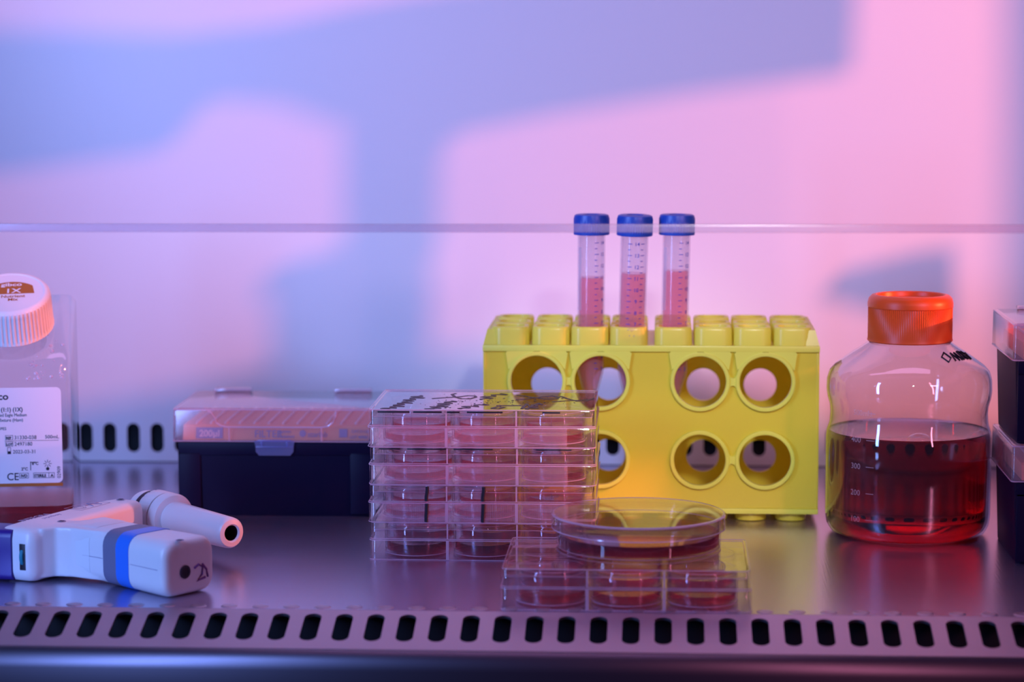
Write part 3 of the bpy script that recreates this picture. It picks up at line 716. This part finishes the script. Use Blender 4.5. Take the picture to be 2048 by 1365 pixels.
# ------------------------------------------------------------------ pipette controller lying on its side
pc = thing('pipette_controller', 'white pipette controller with grey and blue tape lying on its side', 'pipette controller', (-310, 1290, 0))
O = Vector((-310, 1290, 0))
def rsec(c, d, w, z0, z1, r=6.5, n=5, skew=0):
    """rounded-rectangle section centred at c, across direction d (plan), width w, from z0 to z1"""
    nrm = Vector((-d[1], d[0])); q = rrect(-w / 2, w / 2, z0, z1, r, n)
    return [(c[0] - O.x + nrm.x * a + d[0] * skew * a, c[1] - O.y + nrm.y * a + d[1] * skew * a, z) for a, z in q]
dh = Vector((.80, -.60)).normalized()
def hs(t, w, z0, z1, r=8, skew=0, off=0):    # section of the handle, t = mm from its root
    c = Vector((-314 + off * .6, 1284 + off * .8)) + dh * t; return rsec(c, dh, w, z0, z1, r, skew=skew)
HD = [(0, 40, 2.5, 30), (8, 37, 2.4, 30.2), (18, 34, 1.8, 30.4), (30, 32.5, 1.0, 30.4), (50, 33, .5, 30.3), (74, 35.5, .2, 30.2)]
mb = MB()
mb.loft([hs(t, w_, a, b) for t, w_, a, b in HD] + [hs(81, 36, .2, 30.2, 8), hs(83.4, 35, 1.0, 29.3, 7.6), hs(84.6, 32.5, 2.4, 28, 6.5), hs(85.0, 28, 4.6, 25.8, 5)])
da = Vector((.40, .916)).normalized()
def as_(t, w, z0, z1, r=6, off=0): 
    c = Vector((-344.5, 1262)) + da * t; return rsec(c, da, w, z0, z1, r)
mb.loft([as_(-4.0, 17, 6, 24, 4), as_(-3, 21, 3.2, 27.4, 5), as_(-1, 24.5, 1.0, 29.2, 6), as_(2, 26.5, .5, 29.8, 6), as_(20, 27.5, .4, 29.8, 5), as_(60, 27, 2, 29.6, 5), as_(88, 24.5, 4.5, 29.5, 5), as_(98, 21, 6, 29.2, 5), as_(101, 17, 8, 27, 5)])
fp = [(-336, 1262), (-331, 1259.5), (-325, 1264.0), (-316, 1262.8), (-306, 1257.6), (-296, 1254), (-296, 1285), (-336, 1285)]
mb.loft([[(x - O.x, y - O.y, z) for x, y in fp] for z in (2.4, 29.6)], smooth=False)
dn = Vector((.690, -.724, 0)).normalized(); NC = Vector((-279, 1357.5, 17.2))
NM = T(NC.x - O.x, NC.y - O.y, NC.z) @ dn.to_track_quat('Z', 'Y').to_matrix().to_4x4()
mb.lathe([(.01, -36.5), (9, -36.2), (11.6, -34), (12.4, -31), (12.4, -25), (.01, -25)], seg=56, mtx=NM)
body = mb.build('body_shell', WHITEP, pc)
rm = body.modifiers.new('fuse', 'REMESH'); rm.mode = 'VOXEL'; rm.voxel_size = .0007; rm.use_smooth_shade = True
sm_ = body.modifiers.new('soften', 'SMOOTH'); sm_.factor = .5; sm_.iterations = 14
def htube(name, t0, t1, grow, m_, lab_=None):
    def it(t):
        for a, b in zip(HD, HD[1:]):
            if a[0] <= t <= b[0]:
                k = (t - a[0]) / (b[0] - a[0]); return [a[i] + (b[i] - a[i]) * k for i in range(4)]
        return [t, 35.8, .2, 30.2]
    def g(t):
        q = it(t); return hs(t, q[1] + 2 * grow, q[2] - min(grow, .15), q[3] + grow, 8 + grow)
    mb = MB(); mb.loft([g(t0 + (t1 - t0) * k / 4) for k in range(5)], cap=True); o = mb.build(name, m_, pc)
    if lab_: o['label'] = lab_
htube('clear_tape', 14, 24, .15, TAPECLEAR)
htube('grey_tape', 35, 45.5, .25, TAPEGREY, 'wide grey tape')
htube('blue_tape', 45.5, 56, .3, TAPEBLUE, 'bright blue tape')
# seam lines along the handle and round it
mb = MB(); mb.tube([Vector((-314, 1284, 0)) - O + Vector((dh.x * t, dh.y * t, 15.5)) + Vector((-.6, -.8, 0)) * (w_ / 2 + .02) for t, w_, a, b in [HD[2], HD[3], (34.5, 32.7, 0, 0)]], .18, 4)
mb.tube([Vector((-314, 1284, 0)) - O + Vector((dh.x * t, dh.y * t, 15.5)) + Vector((-.6, -.8, 0)) * (w_ / 2 + .02) for t, w_, a, b in [(57, 33.6, 0, 0), (74, 35.5, 0, 0), (80, 36, 0, 0)]], .18, 4)
mb.build('seam', GREYINK, pc)
# end hole and pen mark on the handle's end
E_ = Vector((-314, 1284)) + dh * 85.05
az = math.degrees(math.atan2(dh.y, dh.x)) + 90
EM = T(E_.x - O.x, E_.y - O.y, 0) @ RZ(az)         # -y of this frame looks out of the end face
mb = MB(); mb.lathe([(3.6, 0), (3.6, .5), (2.3, .6), (2.0, -.2)], seg=28, mtx=EM @ T(-3.5, 0, 13) @ RX(90)); mb.build('charging_socket', RUBBER, pc)
MB().lathe([(.01, .35), (2.2, .35)], seg=24, mtx=EM @ T(-3.5, 0, 13) @ RX(90)).build('socket_hole', INK, pc)
mb = MB(); PENM = mat('violet_pen', (.18, .05, .22), .6)
mb.tube([(3, -.1, 14), (6, -.1, 15.5), (9, -.1, 14), (8.4, -.1, 10), (5, -.1, 7), (10.5, -.1, 8)], .7, 6, mtx=EM)
mb.tube([(8.6, -.1, 15.5), (11.6, -.1, 12), (12.4, -.1, 8)], .6, 6, mtx=EM); mb.build('handwriting', PENM, pc, clean=False)
# teal wheel in its slot at the body's near corner
WF = T(-340.6 - O.x, 1257.4 - O.y, 0)
MB().box(-1.9, 1.9, -1.6, 3, 7.5, 21.8, .2, mtx=WF @ RZ(-18)).build('wheel_slot', INK, pc)
MB().lathe([(.01, -1.1), (7.0, -1.1), (7.4, -.7), (7.4, .7), (7.0, 1.1), (.01, 1.1)], seg=40, mtx=WF @ RZ(-18) @ T(-.5, 4.6, 14.5) @ RY(90)).build('thumb_wheel', TEAL, pc)
# violet end piece
mb = MB(); mb.loft([rsec((-344.8, 1268.5), Vector((-.97, .24)), 20, 2, 27.8, 3), rsec((-345.3, 1268.7), Vector((-.97, .24)), 22, 1, 28.6, 4), rsec((-358, 1271.5), Vector((-.97, .24)), 24, .8, 28.6, 4), rsec((-392, 1281), Vector((-.97, .24)), 24, .8, 28, 4)])
mb.build('battery_pack', PURPLE, pc)
# screws on the upper face
for x, y, zz in ((-308.5, 1349, 29.6), (-325.5, 1280.5, 29.8), (-250, 1228, 30.3)):
    mb = MB(); mb.lathe([(2.4, .0), (2.2, .15), (1.9, .1), (.01, .08)], (x - O.x, y - O.y, zz - .02), 20); sc_ = mb.build('screw_recess', GREYINK, pc)
    mb = MB(); mb.box(-1.5, 1.5, -.3, .3, 0, .25, mtx=T(x - O.x, y - O.y, zz + .03) @ RZ(30)); mb.box(-.3, .3, -1.5, 1.5, 0, .25, mtx=T(x - O.x, y - O.y, zz + .03) @ RZ(30)); mb.build('screw_cross', INK, sc_)
# printing on the arm
AM = T(-335 - O.x, 1300 - O.y, 29.75) @ RZ(math.degrees(math.atan2(da.y, da.x)))
mb = MB(); vs, fs = text2d('INTEGRA', 6, 'LEFT', .02); mb.add([(x - 24, y + 2, z) for x, y, z in vs], fs, mtx=AM); vs, fs = text2d('pipetboy', 4.5); mb.add([(x - 13, y - 3.6, z) for x, y, z in vs], fs, mtx=AM)
for a in ((17, 44, -6.2, -5.9), (17, 44, 5.9, 6.2), (17, 17.3, -6.2, 6.2), (43.7, 44, -6.2, 6.2)): mb.box(a[0], a[1], a[2], a[3], 0, .06, mtx=AM)
mb.lathe([(3.8, .06), (3.3, .06)], seg=28, mtx=AM @ T(23.5, 0, 0)); mb.lathe([(2.6, .06), (2.2, .06)], seg=28, mtx=AM @ T(23.5, 0, 0))
mb.tube([(31, -4, .05), (35, 4, .05), (39, -4, .05)], .2, 4, mtx=AM); mb.tube([(30, 1, .05), (41, 0, .05)], .2, 4, mtx=AM)
mb.build('printing', GREYINK, body, clean=False)
# nose piece: collar, ring, flange and cone along one axis
dn = Vector((.690, -.724, 0)).normalized(); NC = Vector((-279, 1357.5, 17.2))
NM = T(NC.x - O.x, NC.y - O.y, NC.z) @ dn.to_track_quat('Z', 'Y').to_matrix().to_4x4()
MB().lathe([(9, -26), (12.8, -26), (13.2, -22), (13.0, -20.5), (9, -20.5)], seg=56, mtx=NM).build('dark_gasket', RUBBER, pc)
def kn4(r, z, i, j): return r - (.35 if (i % 6 == 0 and 1 < j < 4) else 0)
MB().lathe([(9, -21), (13.4, -21), (14.1, -20), (14.2, -9.6), (13.8, -9.0), (9, -9.0)], seg=120, mtx=NM, rfun=kn4).build('knurled_ring', WHITEP, pc)
MB().lathe([(9, -9), (13.0, -9), (13.0, -7.6), (9, -7.6)], seg=56, mtx=NM).build('seal', RUBBER, pc)
MB().lathe([(8, -7.8), (13.7, -7.8), (14.1, -7.3), (14.1, -2.6), (13.2, -.6), (11.2, 0), (9.4, .2)], seg=64, mtx=NM).build('flange', WHITEP, pc)
MB().lathe([(9.6, 0), (9.9, 2), (8.8, 55), (8.6, 57.4), (7.6, 58.8), (5.2, 59.2), (4.4, 58.4), (4.2, 30), (.01, 30)], seg=64, mtx=NM).build('nose_cone', WHITEP, pc)
MB().lathe([(4.35, 58.0), (4.15, 30.3), (.01, 30.2)], seg=40, mtx=NM).build('cone_bore', RUBBER, pc)
